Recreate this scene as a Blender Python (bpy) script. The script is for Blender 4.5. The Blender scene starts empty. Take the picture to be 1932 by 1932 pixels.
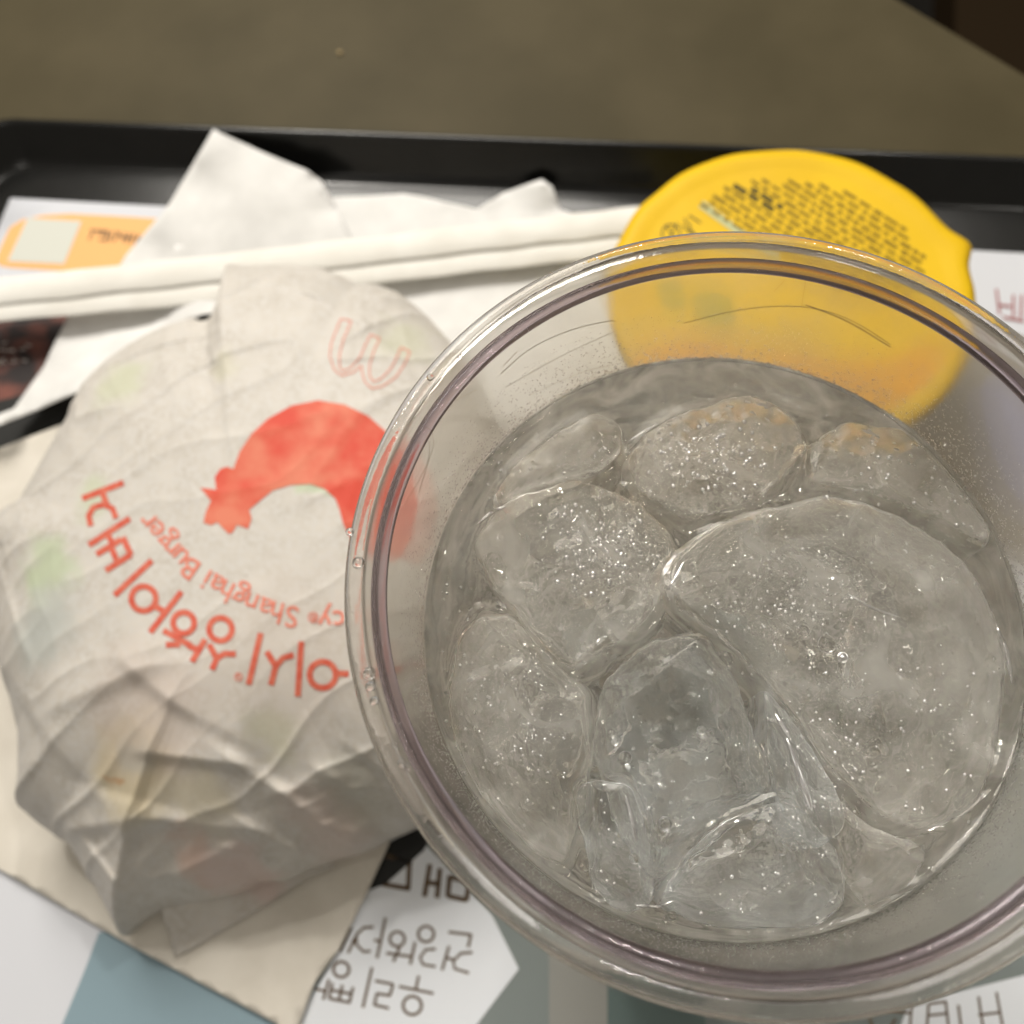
import bpy, bmesh, math, random
import numpy as np
from mathutils import Vector, Matrix, noise
from mathutils.bvhtree import BVHTree
from mathutils.geometry import tessellate_polygon

# ------------------------------------------------------------------ camera (1 unit = 1 cm)
sc = bpy.context.scene
sc.unit_settings.scale_length = 0.01
COL = sc.collection
F, HC = 1785.0, 23.5
VPX, VPY = 1090.0, 1650.0
nrm = np.array([(VPX-966)/F, (VPY-966)/F, 1.0]); nrm /= np.linalg.norm(nrm)
Zw = -nrm
Yw = np.array([0, -1.0, 0]); Yw -= Yw.dot(Zw)*Zw; Yw /= np.linalg.norm(Yw)
Xw = np.cross(Yw, Zw)
Rcw = np.array([Xw, Yw, Zw])                      # camera axes (x right, y down, z forward) -> world
EYE = Vector((0, 0, HC))
def w_of(c): return Vector(Rcw @ np.array(c)) + EYE
def ray(px, py): return Vector(Rcw @ np.array([(px-966)/F, (py-966)/F, 1.0])).normalized()
def P(px, py, z=0.0):
    d = ray(px, py); return EYE + d*((z-HC)/d.z)
def PX(v):
    c = Rcw.T @ np.array(Vector(v)-EYE); return 966+F*c[0]/c[2], 966+F*c[1]/c[2]

cam = bpy.data.cameras.new('camera'); camo = bpy.data.objects.new('camera', cam); COL.objects.link(camo)
cx, cy, cz = w_of((1,0,0))-EYE, -(w_of((0,1,0))-EYE), -(w_of((0,0,1))-EYE)
camo.matrix_world = Matrix(((cx.x,cy.x,cz.x,0),(cx.y,cy.y,cz.y,0),(cx.z,cy.z,cz.z,HC),(0,0,0,1)))
cam.sensor_width = 36; cam.lens = F/1932*36
cam.clip_start = 0.5; cam.clip_end = 2000
cam.dof.use_dof = True; cam.dof.focus_distance = 12.3; cam.dof.aperture_fstop = 0.19
sc.camera = camo

# ------------------------------------------------------------------ world and lamps (restaurant ceiling spots, added key and fill)
wd = bpy.data.worlds.new("World"); sc.world = wd; wd.use_nodes = True
bg = wd.node_tree.nodes['Background']; bg.inputs[0].default_value = (0.30, 0.275, 0.235, 1); bg.inputs[1].default_value = .88
def lamp(name, loc, target, size, power, col=(1, .95, .87)):
    l = bpy.data.lights.new(name, 'AREA'); l.shape = 'DISK'; l.size = size; l.energy = power; l.color = col
    o = bpy.data.objects.new(name, l); COL.objects.link(o); o.location = loc
    o.rotation_euler = (Vector(target)-Vector(loc)).to_track_quat('-Z', 'Y').to_euler()
    return o
lamp('added_key_light', (-22, 68, 72), (0, 3, 0), 48, 68000)  # added area light, set near so the back is brighter than the front
for k, (x, y, z, s, p) in enumerate([(-62, 112, 165, 10, 70000), (55, 118, 165, 10, 62000), (85, 10, 190, 9, 14000),
                                     (-90, 0, 190, 9, 14000), (5, 190, 190, 10, 30000)]):
    lamp('ceiling_spotlight', (x, y, z), (0, 0, 0), s, p)
lamp('added_front_fill', (-60, -70, 115), (0, 0, 0), 40, 5000)  # added soft fill for the burger's viewer-facing side
sc.view_settings.view_transform = 'Standard'; sc.view_settings.look = 'None'
sc.view_settings.exposure = 0.1; sc.view_settings.gamma = 1.0
sc.render.engine = 'CYCLES'
cy_ = sc.cycles
cy_.max_bounces = 24; cy_.transmission_bounces = 24; cy_.transparent_max_bounces = 24; cy_.glossy_bounces = 8; cy_.diffuse_bounces = 4
cy_.sample_clamp_indirect = 24; cy_.caustics_reflective = True; cy_.caustics_refractive = True; cy_.blur_glossy = 0.0
cy_.use_denoising = True

# ------------------------------------------------------------------ helpers
def tag(o, label=None, cat=None, group=None, kind=None):
    if label: o['label'] = label
    if cat: o['category'] = cat
    if group: o['group'] = group
    if kind: o['kind'] = kind
    return o
def empty(name, loc=(0,0,0)):
    o = bpy.data.objects.new(name, None); o.location = loc; COL.objects.link(o); o.empty_display_size = 1; return o
def link(name, verts, faces, mat, parent=None, smooth=True):
    me = bpy.data.meshes.new(name); me.from_pydata([tuple(v) for v in verts], [], faces); me.update()
    if smooth: me.polygons.foreach_set('use_smooth', [True]*len(me.polygons))
    o = bpy.data.objects.new(name, me); COL.objects.link(o); me.materials.append(mat)
    if parent:
        o.parent = parent; o.matrix_parent_inverse = Matrix.Translation(-parent.location)
    return o
def link_bm(name, bm, mat, parent=None, smooth=True):
    me = bpy.data.meshes.new(name); bm.to_mesh(me); bm.free()
    if smooth: me.polygons.foreach_set('use_smooth', [True]*len(me.polygons))
    o = bpy.data.objects.new(name, me); COL.objects.link(o); me.materials.append(mat)
    if parent:
        o.parent = parent; o.matrix_parent_inverse = Matrix.Translation(-parent.location)
    return o
def bvh(o):
    me = o.data; return BVHTree.FromPolygons([v.co.copy() for v in me.vertices], [tuple(p.vertices) for p in me.polygons])
def lathe(profile, cx=0, cy=0, seg=192, closed=True):
    V, Fc = [], []
    n = len(profile)
    for i in range(seg):
        a = 2*math.pi*i/seg
        for r, z in profile: V.append((cx+r*math.cos(a), cy+r*math.sin(a), z))
    for i in range(seg):
        j = (i+1) % seg
        for k in range(n if closed else n-1):
            l = (k+1) % n
            Fc.append((i*n+k, j*n+k, j*n+l, i*n+l))
    return V, Fc
def N(nt, t, **kw):
    n = nt.nodes.new(t)
    for k, v in kw.items(): setattr(n, k, v)
    return n
def mat(name, col, rough=.6, spec=.5, **kw):
    m = bpy.data.materials.new(name); m.use_nodes = True
    b = m.node_tree.nodes['Principled BSDF']
    b.inputs['Base Color'].default_value = (*col, 1); b.inputs['Roughness'].default_value = rough
    b.inputs['Specular IOR Level'].default_value = spec
    for k, v in kw.items(): b.inputs[k.replace('_', ' ')].default_value = v
    return m
def noise_tint(m, scale, c1, c2, lo=.35, hi=.65, detail=4, bump=0, bscale=None, bdist=.02, dist=0):
    nt = m.node_tree; b = nt.nodes['Principled BSDF']
    tc = N(nt, 'ShaderNodeTexCoord'); no = N(nt, 'ShaderNodeTexNoise'); no.inputs['Scale'].default_value = scale
    no.inputs['Detail'].default_value = detail; no.inputs['Distortion'].default_value = dist
    nt.links.new(tc.outputs['Object'], no.inputs['Vector'])
    r = N(nt, 'ShaderNodeValToRGB'); r.color_ramp.elements[0].position = lo; r.color_ramp.elements[1].position = hi
    r.color_ramp.elements[0].color = (*c1, 1); r.color_ramp.elements[1].color = (*c2, 1)
    nt.links.new(no.outputs['Fac'], r.inputs['Fac']); nt.links.new(r.outputs['Color'], b.inputs['Base Color'])
    if bump:
        n2 = N(nt, 'ShaderNodeTexNoise'); n2.inputs['Scale'].default_value = bscale or scale*4; n2.inputs['Detail'].default_value = 5
        nt.links.new(tc.outputs['Object'], n2.inputs['Vector'])
        bu = N(nt, 'ShaderNodeBump'); bu.inputs['Strength'].default_value = bump; bu.inputs['Distance'].default_value = bdist
        nt.links.new(n2.outputs['Fac'], bu.inputs['Height']); nt.links.new(bu.outputs['Normal'], b.inputs['Normal'])
    return m
def inside(poly, x, y):
    c = False; n = len(poly); j = n-1
    for i in range(n):
        xi, yi = poly[i][:2]; xj, yj = poly[j][:2]
        if (yi > y) != (yj > y) and x < (xj-xi)*(y-yi)/(yj-yi)+xi: c = not c
        j = i
    return c
def poly_bm(pts, step, holes=()):
    """flat polygon in its own plane cut by a grid, so it can follow a curved surface"""
    loops = [[Vector((p[0], p[1], 0)) for p in pts]] + [[Vector((p[0], p[1], 0)) for p in h] for h in holes]
    flat = [v for l in loops for v in l]
    bm = bmesh.new(); vs = [bm.verts.new(v) for v in flat]
    for t in tessellate_polygon(loops):
        try: bm.faces.new([vs[i] for i in t])
        except ValueError: pass
    xs = [v.x for v in flat]; ys = [v.y for v in flat]
    for ax, lo, hi in ((0, min(xs), max(xs)), (1, min(ys), max(ys))):
        k = math.ceil(lo/step)*step
        while k < hi:
            co = [0, 0, 0]; no = [0, 0, 0]; co[ax] = k+.0137; no[ax] = 1
            bmesh.ops.bisect_plane(bm, geom=bm.verts[:]+bm.edges[:]+bm.faces[:], plane_co=co, plane_no=no, dist=1e-5)
            k += step
    for f in bm.faces:
        if f.normal.z > 0: f.normal_flip()
    return bm
def chaikin(pts, n=2, closed=True):
    for _ in range(n):
        q = []; m = len(pts)
        for i in range(m if closed else m-1):
            a, b = pts[i], pts[(i+1) % m]
            q.append(tuple(.75*s+.25*t for s, t in zip(a, b))); q.append(tuple(.25*s+.75*t for s, t in zip(a, b)))
        if not closed: q = [pts[0]]+q+[pts[-1]]
        pts = q
    return pts
def ribbon_px(path, w, step=3.0):
    """stroke with round ends as polygon, picture-plane units"""
    pts = [Vector(p[:2]) for p in path]
    L, R = [], []
    for i, p in enumerate(pts):
        if i == 0: d = pts[1]-p
        elif i == len(pts)-1: d = p-pts[-2]
        else: d = (pts[i+1]-p).normalized()+(p-pts[i-1]).normalized()
        d = d.normalized(); n = Vector((-d.y, d.x))*w/2
        L.append(p+n); R.append(p-n)
    return [(v.x, v.y) for v in L+R[::-1]]
def ring_px(x, y, r, w, sq=1.0, rot=0):
    o, i = [], []
    for k in range(28):
        a = 2*math.pi*k/28; c, s = math.cos(a), math.sin(a)*sq
        X, Y = c*math.cos(rot)-s*math.sin(rot), c*math.sin(rot)+s*math.cos(rot)
        o.append((x+X*(r+w/2), y+Y*(r+w/2))); i.append((x+X*(r-w/2), y+Y*(r-w/2)))
    return o, i
def merge(bms):
    out = bmesh.new()
    for b in bms:
        me = bpy.data.meshes.new('t'); b.to_mesh(me); b.free(); out.from_mesh(me); bpy.data.meshes.remove(me)
    return out
def prints_on(name, shapes, tree, m, parent, step=4.0, off=.012, zfall=0.0):
    """ink on a surface: shapes are (outline, holes); each lands on the surface met by its sight line"""
    bms = []
    for s in shapes:
        o, h = s if isinstance(s, tuple) and isinstance(s[0], list) else (s, [])
        bms.append(poly_bm(o, step, h))
    bm = merge(bms)
    for v in bm.verts:
        d = ray(v.co.x, v.co.y); hit = tree.ray_cast(EYE, d) if tree else (None,)
        v.co = hit[0]-d*off if hit[0] is not None else P(v.co.x, v.co.y, zfall)
    o = link_bm(name, bm, m, parent)
    if len(shapes) > 6: o['kind'] = 'stuff'
    return o
def flat_print(name, shapes, z, m, parent, step=400.0):
    bms = []
    for s in shapes:
        o, h = s if isinstance(s, tuple) and isinstance(s[0], list) else (s, [])
        bms.append(poly_bm(o, step, h))
    bm = merge(bms)
    for v in bm.verts: v.co = P(v.co.x, v.co.y, z)
    o = link_bm(name, bm, m, parent, False)
    if len(shapes) > 6: o['kind'] = 'stuff'
    return o
def sheet(name, pts, m, label=None, cat=None, group=None, thick=.02, step=22, wob=.05, seed=0, parent=None):
    """thin paper: pts = (px, py, z) corners; heights blend between the corners"""
    bm = poly_bm([(p[0], p[1]) for p in pts], step)
    W = [(P(p[0], p[1], p[2]).xy, p[2]) for p in pts]
    # boundary verts sit on their sight line at the blended height
    for v in bm.verts:
        x, y = v.co.x, v.co.y
        s = t = 0
        for p in pts:
            d2 = (p[0]-x)**2+(p[1]-y)**2+30; k = 1/d2**1.5; s += k*p[2]; t += k
        z = s/t
        q = P(x, y, z)
        q.z += wob*(noise.noise(Vector((q.x*.35+seed*7, q.y*.35, seed)))+.35*noise.noise(Vector((q.x*1.1, q.y*1.1+seed*3, 5+seed))))
        v.co = q
    o = link_bm(name, bm, m, parent)
    md = o.modifiers.new('thickness', 'SOLIDIFY'); md.thickness = thick; md.offset = 0
    return tag(o, label, cat, group) if label else o

# ------------------------------------------------------------------ materials
M_table = noise_tint(mat('table_laminate', (.12, .09, .05), .55, .10), .25, (.058, .047, .023), (.074, .060, .031), bump=.15, bscale=9, bdist=.01)
M_edge = mat('table_edge', (.02, .018, .015), .5)
M_floor = noise_tint(mat('floor_dark', (.012, .010, .008), .7), .03, (.008, .007, .006), (.018, .014, .01))
M_bench = mat('bench_brown', (.018, .010, .003), .7, .1)
M_tray = noise_tint(mat('tray_plastic', (.004, .004, .004), .2, .4), 1.2, (.003, .003, .0025), (.005, .005, .0045), bump=.12, bscale=30, bdist=.01)
M_white = noise_tint(mat('napkin_paper', (.8, .79, .76), .85, .15), 1.5, (.70, .695, .68), (.76, .755, .74), bump=.15, bscale=22, bdist=.01)
M_cream = noise_tint(mat('napkin_cream', (.75, .7, .6), .85, .15), 1.2, (.64, .60, .53), (.70, .66, .59), bump=.15, bscale=22, bdist=.01)
M_liner = mat('liner_paper', (.62, .635, .68), .55, .3)
M_straw = noise_tint(mat('straw_paper', (.82, .79, .7), .8, .15), .9, (.72, .70, .65), (.78, .765, .72), bump=.1, bscale=15, bdist=.01)
M_blue_shaded = mat('print_bluegrey_shaded', (.21, .24, .235), .55, .3)
M_teal = mat('print_teal', (.23, .32, .37), .55, .3)
M_purple = mat('print_purple', (.33, .33, .43), .55, .3)
M_hexw = mat('print_white', (.78, .81, .86), .55, .3)
M_orange = mat('print_orange', (.86, .45, .16), .55, .3)
M_qrgrey = mat('print_palegrey', (.60, .61, .55), .55, .3)
M_brownink = mat('ink_brown', (.13, .085, .05), .6, .3)
M_inkshade = mat('ink_and_shade_dark', (.015, .015, .014), .6, .3)
M_redink = mat('ink_dark_red', (.35, .10, .10), .6, .3)
M_photo = noise_tint(mat('print_photo', (.1, .04, .03), .5, .3), .9, (.018, .012, .012), (.26, .085, .06), .42, .75, detail=3, dist=.6)
M_ltink = mat('ink_pale', (.5, .45, .42), .6, .3)
M_yellow = noise_tint(mat('lid_yellow', (.85, .56, .02), .5, .2), .7, (.72, .45, .006), (.76, .485, .008))
M_flame = noise_tint(mat('lid_orange', (.85, .36, .03), .5, .2), .5, (.74, .33, .01), (.76, .40, .01))
M_tub = mat('tub_white', (.7, .55, .12), .4, .4)
M_lidink = mat('ink_lid', (.10, .075, .012), .6, .2)
M_lidpale = mat('ink_lid_pale', (.50, .52, .28), .6, .2)
M_lidgreen = mat('ink_lid_green', (.44, .36, .04), .6, .2)
M_red = noise_tint(mat('ink_red', (.75, .10, .05), .6, .3), 1.1, (.62, .065, .035), (.68, .20, .12), .38, .66, detail=6)
M_redline = noise_tint(mat('ink_red_line', (.7, .12, .07), .6, .3), 6, (.56, .085, .05), (.62, .16, .10))
M_redthin = mat('ink_red_thin', (.68, .26, .19), .6, .3)
M_redsmall = noise_tint(mat('ink_red_small', (.7, .2, .14), .6, .3), 8, (.68, .17, .11), (.72, .26, .19))

# greaseproof wrapper: mottled, with green and tan stains where the food shows through
def wrapper_mat():
    m = mat('greaseproof_paper', (.55, .52, .47), .5, .3); nt = m.node_tree; b = nt.nodes['Principled BSDF']
    tc = N(nt, 'ShaderNodeTexCoord')
    def nz(scale, lo, hi, off=0, detail=3):
        mp = N(nt, 'ShaderNodeMapping'); mp.inputs['Location'].default_value = (off, off*.7, 0)
        nt.links.new(tc.outputs['Object'], mp.inputs['Vector'])
        n = N(nt, 'ShaderNodeTexNoise'); n.inputs['Scale'].default_value = scale; n.inputs['Detail'].default_value = detail
        nt.links.new(mp.outputs['Vector'], n.inputs['Vector'])
        r = N(nt, 'ShaderNodeMapRange'); r.inputs['From Min'].default_value = lo; r.inputs['From Max'].default_value = hi
        nt.links.new(n.outputs['Fac'], r.inputs['Value']); return r.outputs['Result']
    def mix(fac, a, c):
        x = N(nt, 'ShaderNodeMix', data_type='RGBA'); nt.links.new(fac, x.inputs['Factor'])
        for s, v in (('A', a), ('B', c)):
            i = [q for q in x.inputs if q.name == s and q.type == 'RGBA'][0]
            if isinstance(v, tuple): i.default_value = (*v, 1)
            else: nt.links.new(v, i)
        return [q for q in x.outputs if q.type == 'RGBA'][0]
    wn = N(nt, 'ShaderNodeTexNoise'); wn.inputs['Scale'].default_value = 1.1; wn.inputs['Detail'].default_value = 3; nt.links.new(tc.outputs['Object'], wn.inputs['Vector'])
    ws = N(nt, 'ShaderNodeVectorMath', operation='MULTIPLY_ADD'); ws.inputs[1].default_value = (1.4, 1.4, 0); nt.links.new(wn.outputs['Color'], ws.inputs[0])
    wo = N(nt, 'ShaderNodeVectorMath', operation='SUBTRACT'); wo.inputs[1].default_value = (.7, .7, 0); nt.links.new(tc.outputs['Object'], wo.inputs[0]); nt.links.new(wo.outputs[0], ws.inputs[2]); warp = ws.outputs[0]
    c = mix(nz(1.6, .35, .65, 0, 6), (.50, .465, .415), (.59, .555, .505))
    c = mix(nz(8, .42, .62, 3, 4), c, (.58, .555, .52))
    for x, y, rp_, cc, st_ in [(235, 735, 62, (.50, .53, .36), .6), (760, 640, 60, (.52, .53, .38), .5), (622, 930, 30, (.44, .53, .34), .7), (110, 1090, 60, (.46, .54, .36), .75), (205, 960, 45, (.50, .55, .38), .6), (95, 1190, 75, (.40, .44, .42), .6),
                             (520, 1390, 50, (.50, .50, .34), .5), (330, 1465, 85, (.55, .47, .30), .8), (430, 1520, 60, (.56, .50, .36), .6), (302, 1484, 12, (.45, .24, .10), .7), (345, 1440, 34, (.34, .38, .36), .6), (385, 1620, 42, (.58, .38, .30), .6),
                             (450, 1650, 60, (.60, .42, .38), .5), (640, 1560, 70, (.56, .43, .38), .5), (690, 1500, 60, (.40, .40, .33), .4), (440, 720, 40, (.54, .52, .38), .5), (560, 1250, 160, (.52, .44, .38), .35), (300, 1350, 120, (.46, .37, .32), .5)]:
        q = P(x, y, 4.2 if y < 1400 else 2.2)
        vd = N(nt, 'ShaderNodeVectorMath', operation='DISTANCE'); vd.inputs[1].default_value = (q.x, q.y, 0)
        sx = N(nt, 'ShaderNodeVectorMath', operation='MULTIPLY'); sx.inputs[1].default_value = (1, 1, 0); nt.links.new(warp, sx.inputs[0]); nt.links.new(sx.outputs[0], vd.inputs[0])
        r = N(nt, 'ShaderNodeMapRange', interpolation_type='SMOOTHSTEP'); r.inputs['From Min'].default_value = rp_/78*1.25; r.inputs['From Max'].default_value = rp_/78*.3; r.inputs['To Max'].default_value = st_
        nt.links.new(vd.outputs['Value'], r.inputs['Value']); c = mix(r.outputs['Result'], c, cc)
    nt.links.new(c, b.inputs['Base Color'])
    n2 = N(nt, 'ShaderNodeTexNoise'); n2.inputs['Scale'].default_value = 5; n2.inputs['Detail'].default_value = 6
    nt.links.new(tc.outputs['Object'], n2.inputs['Vector'])
    vo = N(nt, 'ShaderNodeTexVoronoi', feature='DISTANCE_TO_EDGE'); vo.inputs['Scale'].default_value = .5; nt.links.new(warp, vo.inputs['Vector'])
    vr = N(nt, 'ShaderNodeMapRange', interpolation_type='SMOOTHSTEP'); vr.inputs['From Max'].default_value = .22; nt.links.new(vo.outputs['Distance'], vr.inputs['Value'])
    b0 = N(nt, 'ShaderNodeBump'); b0.inputs['Strength'].default_value = .0; b0.inputs['Distance'].default_value = .10; nt.links.new(vr.outputs['Result'], b0.inputs['Height'])
    bu = N(nt, 'ShaderNodeBump'); bu.inputs['Strength'].default_value = .07; bu.inputs['Distance'].default_value = .04
    nt.links.new(b0.outputs['Normal'], bu.inputs['Normal'])
    nt.links.new(n2.outputs['Fac'], bu.inputs['Height']); nt.links.new(bu.outputs['Normal'], b.inputs['Normal'])
    return m
M_wrap = wrapper_mat()

def glass(name, ior, col=(1, 1, 1), rough=0.0, milk=0.0, milkcol=(.62, .58, .50), bump=None):
    m = bpy.data.materials.new(name); m.use_nodes = True; nt = m.node_tree; nt.nodes.clear()
    out = N(nt, 'ShaderNodeOutputMaterial'); g = N(nt, 'ShaderNodeBsdfGlass')
    g.inputs['IOR'].default_value = ior; g.inputs['Roughness'].default_value = rough; g.inputs['Color'].default_value = (*col, 1)
    last = g.outputs[0]
    if milk:
        tr = N(nt, 'ShaderNodeBsdfTranslucent'); tr.inputs['Color'].default_value = (*milkcol, 1)
        df = N(nt, 'ShaderNodeBsdfDiffuse'); df.inputs['Color'].default_value = (*milkcol, 1)
        a = N(nt, 'ShaderNodeAddShader'); m0 = N(nt, 'ShaderNodeMixShader'); m0.inputs[0].default_value = .5
        nt.links.new(tr.outputs[0], m0.inputs[1]); nt.links.new(df.outputs[0], m0.inputs[2])
        mx = N(nt, 'ShaderNodeMixShader'); nt.links.new(last, mx.inputs[1]); nt.links.new(m0.outputs[0], mx.inputs[2])
        tc = N(nt, 'ShaderNodeTexCoord'); n = N(nt, 'ShaderNodeTexNoise'); n.inputs['Scale'].default_value = 1.3; n.inputs['Detail'].default_value = 6
        n.inputs['Distortion'].default_value = .8
        nt.links.new(tc.outputs['Object'], n.inputs['Vector'])
        r = N(nt, 'ShaderNodeMapRange'); r.inputs['From Min'].default_value = .35; r.inputs['From Max'].default_value = .7
        r.inputs['To Min'].default_value = milk*.3; r.inputs['To Max'].default_value = milk*1.5
        nt.links.new(n.outputs['Fac'], r.inputs['Value']); nt.links.new(r.outputs['Result'], mx.inputs[0])
        last = mx.outputs[0]
    if bump:
        tc = N(nt, 'ShaderNodeTexCoord'); prev = None
        for kind, scale, strength, dist in bump:
            if kind == 'noise':
                t = N(nt, 'ShaderNodeTexNoise'); t.inputs['Detail'].default_value = 3; o = 'Fac'
            else:
                t = N(nt, 'ShaderNodeTexVoronoi'); o = 'Distance'
            t.inputs['Scale'].default_value = scale
            nt.links.new(tc.outputs['Object'], t.inputs['Vector'])
            h = t.outputs[o]
            if kind == 'pimple':      # a few raised domes, the rest flat
                r = N(nt, 'ShaderNodeMapRange', interpolation_type='SMOOTHSTEP'); r.inputs['From Min'].default_value = .32; r.inputs['From Max'].default_value = .05
                r.inputs['To Min'].default_value = 0; r.inputs['To Max'].default_value = 1
                nt.links.new(h, r.inputs['Value']); h = r.outputs['Result']
                n3 = N(nt, 'ShaderNodeTexNoise'); n3.inputs['Scale'].default_value = .8
                nt.links.new(tc.outputs['Object'], n3.inputs['Vector'])
                r3 = N(nt, 'ShaderNodeMapRange'); r3.inputs['From Min'].default_value = .42; r3.inputs['From Max'].default_value = .62
                nt.links.new(n3.outputs['Fac'], r3.inputs['Value'])
                mu = N(nt, 'ShaderNodeMath', operation='MULTIPLY'); nt.links.new(h, mu.inputs[0]); nt.links.new(r3.outputs['Result'], mu.inputs[1]); h = mu.outputs[0]
            bu = N(nt, 'ShaderNodeBump'); bu.inputs['Strength'].default_value = strength; bu.inputs['Distance'].default_value = dist
            nt.links.new(h, bu.inputs['Height'])
            if prev: nt.links.new(prev, bu.inputs['Normal'])
            prev = bu.outputs['Normal']
        nt.links.new(prev, g.inputs['Normal'])
    nt.links.new(last, out.inputs['Surface'])
    return m
def film(name, haze=.06, hazecol=(.6, .57, .52), tint=(.93, .92, .9), bscale=6):
    """thin clear plastic wall: straight-through light, mirror sheen and a little haze from scratches"""
    m = bpy.data.materials.new(name); m.use_nodes = True; nt = m.node_tree; nt.nodes.clear()
    out = N(nt, 'ShaderNodeOutputMaterial'); t = N(nt, 'ShaderNodeBsdfTransparent'); t.inputs[0].default_value = (*tint, 1)
    gl = N(nt, 'ShaderNodeBsdfGlossy'); gl.inputs['Roughness'].default_value = .12
    lw = N(nt, 'ShaderNodeLayerWeight'); lw.inputs['Blend'].default_value = .5
    pw_ = N(nt, 'ShaderNodeMath', operation='POWER'); pw_.inputs[1].default_value = 3.2; nt.links.new(lw.outputs['Facing'], pw_.inputs[0])
    fr = N(nt, 'ShaderNodeMath', operation='MULTIPLY_ADD'); fr.inputs[1].default_value = .38; fr.inputs[2].default_value = .035; nt.links.new(pw_.outputs[0], fr.inputs[0])
    df = N(nt, 'ShaderNodeBsdfDiffuse'); df.inputs['Color'].default_value = (*hazecol, 1)
    tl = N(nt, 'ShaderNodeBsdfTranslucent'); tl.inputs['Color'].default_value = (*hazecol, 1)
    hz = N(nt, 'ShaderNodeMixShader'); hz.inputs[0].default_value = .5
    nt.links.new(df.outputs[0], hz.inputs[1]); nt.links.new(tl.outputs[0], hz.inputs[2])
    m1 = N(nt, 'ShaderNodeMixShader'); m2 = N(nt, 'ShaderNodeMixShader')
    tc = N(nt, 'ShaderNodeTexCoord'); n = N(nt, 'ShaderNodeTexNoise'); n.inputs['Scale'].default_value = 1.6; n.inputs['Detail'].default_value = 9; n.inputs['Roughness'].default_value = .7; n.inputs['Distortion'].default_value = .3
    nt.links.new(tc.outputs['Object'], n.inputs['Vector'])
    r = N(nt, 'ShaderNodeMapRange'); r.inputs['From Min'].default_value = .35; r.inputs['From Max'].default_value = .72
    r.inputs['To Min'].default_value = haze*.6; r.inputs['To Max'].default_value = haze*1.6
    nt.links.new(n.outputs['Fac'], r.inputs['Value'])
    sp = N(nt, 'ShaderNodeSeparateXYZ'); nt.links.new(tc.outputs['Object'], sp.inputs[0])
    rz = N(nt, 'ShaderNodeMapRange', interpolation_type='SMOOTHSTEP'); rz.inputs['From Min'].default_value = 12.1; rz.inputs['From Max'].default_value = 10.9; rz.inputs['To Max'].default_value = .10
    nt.links.new(sp.outputs['Z'], rz.inputs['Value']); ad = N(nt, 'ShaderNodeMath', operation='ADD'); nt.links.new(r.outputs['Result'], ad.inputs[0]); nt.links.new(rz.outputs['Result'], ad.inputs[1])
    rf = N(nt, 'ShaderNodeBsdfRefraction'); rf.inputs['IOR'].default_value = 1.03; rf.inputs['Roughness'].default_value = .30; rf.inputs['Color'].default_value = (*tint, 1)
    ms = N(nt, 'ShaderNodeMixShader'); ms.inputs[0].default_value = .42; nt.links.new(t.outputs[0], ms.inputs[1]); nt.links.new(rf.outputs[0], ms.inputs[2])
    nt.links.new(ad.outputs[0], m1.inputs[0]); nt.links.new(ms.outputs[0], m1.inputs[1]); nt.links.new(hz.outputs[0], m1.inputs[2])
    n2 = N(nt, 'ShaderNodeTexNoise'); n2.inputs['Scale'].default_value = bscale; n2.inputs['Detail'].default_value = 6
    nt.links.new(tc.outputs['Object'], n2.inputs['Vector'])
    bu = N(nt, 'ShaderNodeBump'); bu.inputs['Strength'].default_value = .3; bu.inputs['Distance'].default_value = .02
    nt.links.new(n2.outputs['Fac'], bu.inputs['Height']); nt.links.new(bu.outputs['Normal'], gl.inputs['Normal']); nt.links.new(bu.outputs['Normal'], lw.inputs['Normal'])
    nt.links.new(fr.outputs[0], m2.inputs[0]); nt.links.new(m1.outputs[0], m2.inputs[1]); nt.links.new(gl.outputs[0], m2.inputs[2])
    nt.links.new(m2.outputs[0], out.inputs['Surface'])
    return m
M_wall = film('clear_cup_plastic', haze=.12, hazecol=(.66, .61, .54))
M_rim = glass('cup_rim_plastic', 1.36, (.97, .96, .95), .03, milk=.20, milkcol=(.64, .60, .55), bump=[('noise', 8, .25, .02)])
M_ring = glass('cup_ring_plastic', 1.5, (.82, .765, .81), .05, bump=[('noise', 6, .3, .02)])  # purple tint stands in for the dark reflection below the rim
M_drink = glass('clear_drink', 1.333, (.99, .985, .975), 0, milk=.09, milkcol=(.94, .94, .92), bump=[('noise', 1.6, .5, .09), ('noise', 7, .2, .025)])
M_ice = glass('wet_ice', 1.24, (.99, .99, .985), 0, milk=.22, milkcol=(.94, .93, .89),
              bump=[('noise', .9, .6, .30), ('noise', 3.0, .3, .05), ('pimple', 7, .6, .04)])
M_iceb = glass('bubbly_ice', 1.24, (.98, .975, .96), 0, milk=.20, milkcol=(.92, .90, .86),
               bump=[('noise', 2, .6, .12), ('voronoi', 5, .6, .06)])
M_clear = glass('clear_ice', 1.27, (.99, .99, .99), 0, milk=.15, milkcol=(.90, .96, .99), bump=[('noise', 1.0, .8, .3), ('noise', 3, .4, .06), ('pimple', 7, .5, .03)])
M_fog = glass('fogged_drink_side', 1.333, (.97, .965, .95), .15, milk=.58, milkcol=(.90, .90, .88), bump=[('noise', 9, .4, .04)])
M_sunk = glass('sunken_ice', 1.12, (1, 1, 1), 0, milk=.02, milkcol=(.8, .85, .88), bump=[('noise', 1.5, .5, .1)])
M_bub = glass('bubble_film', 1.25, (1, 1, 1), 0)
M_fizz_glint = bpy.data.materials.new('fizz_sparkle'); M_fizz_glint.use_nodes = True
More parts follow.
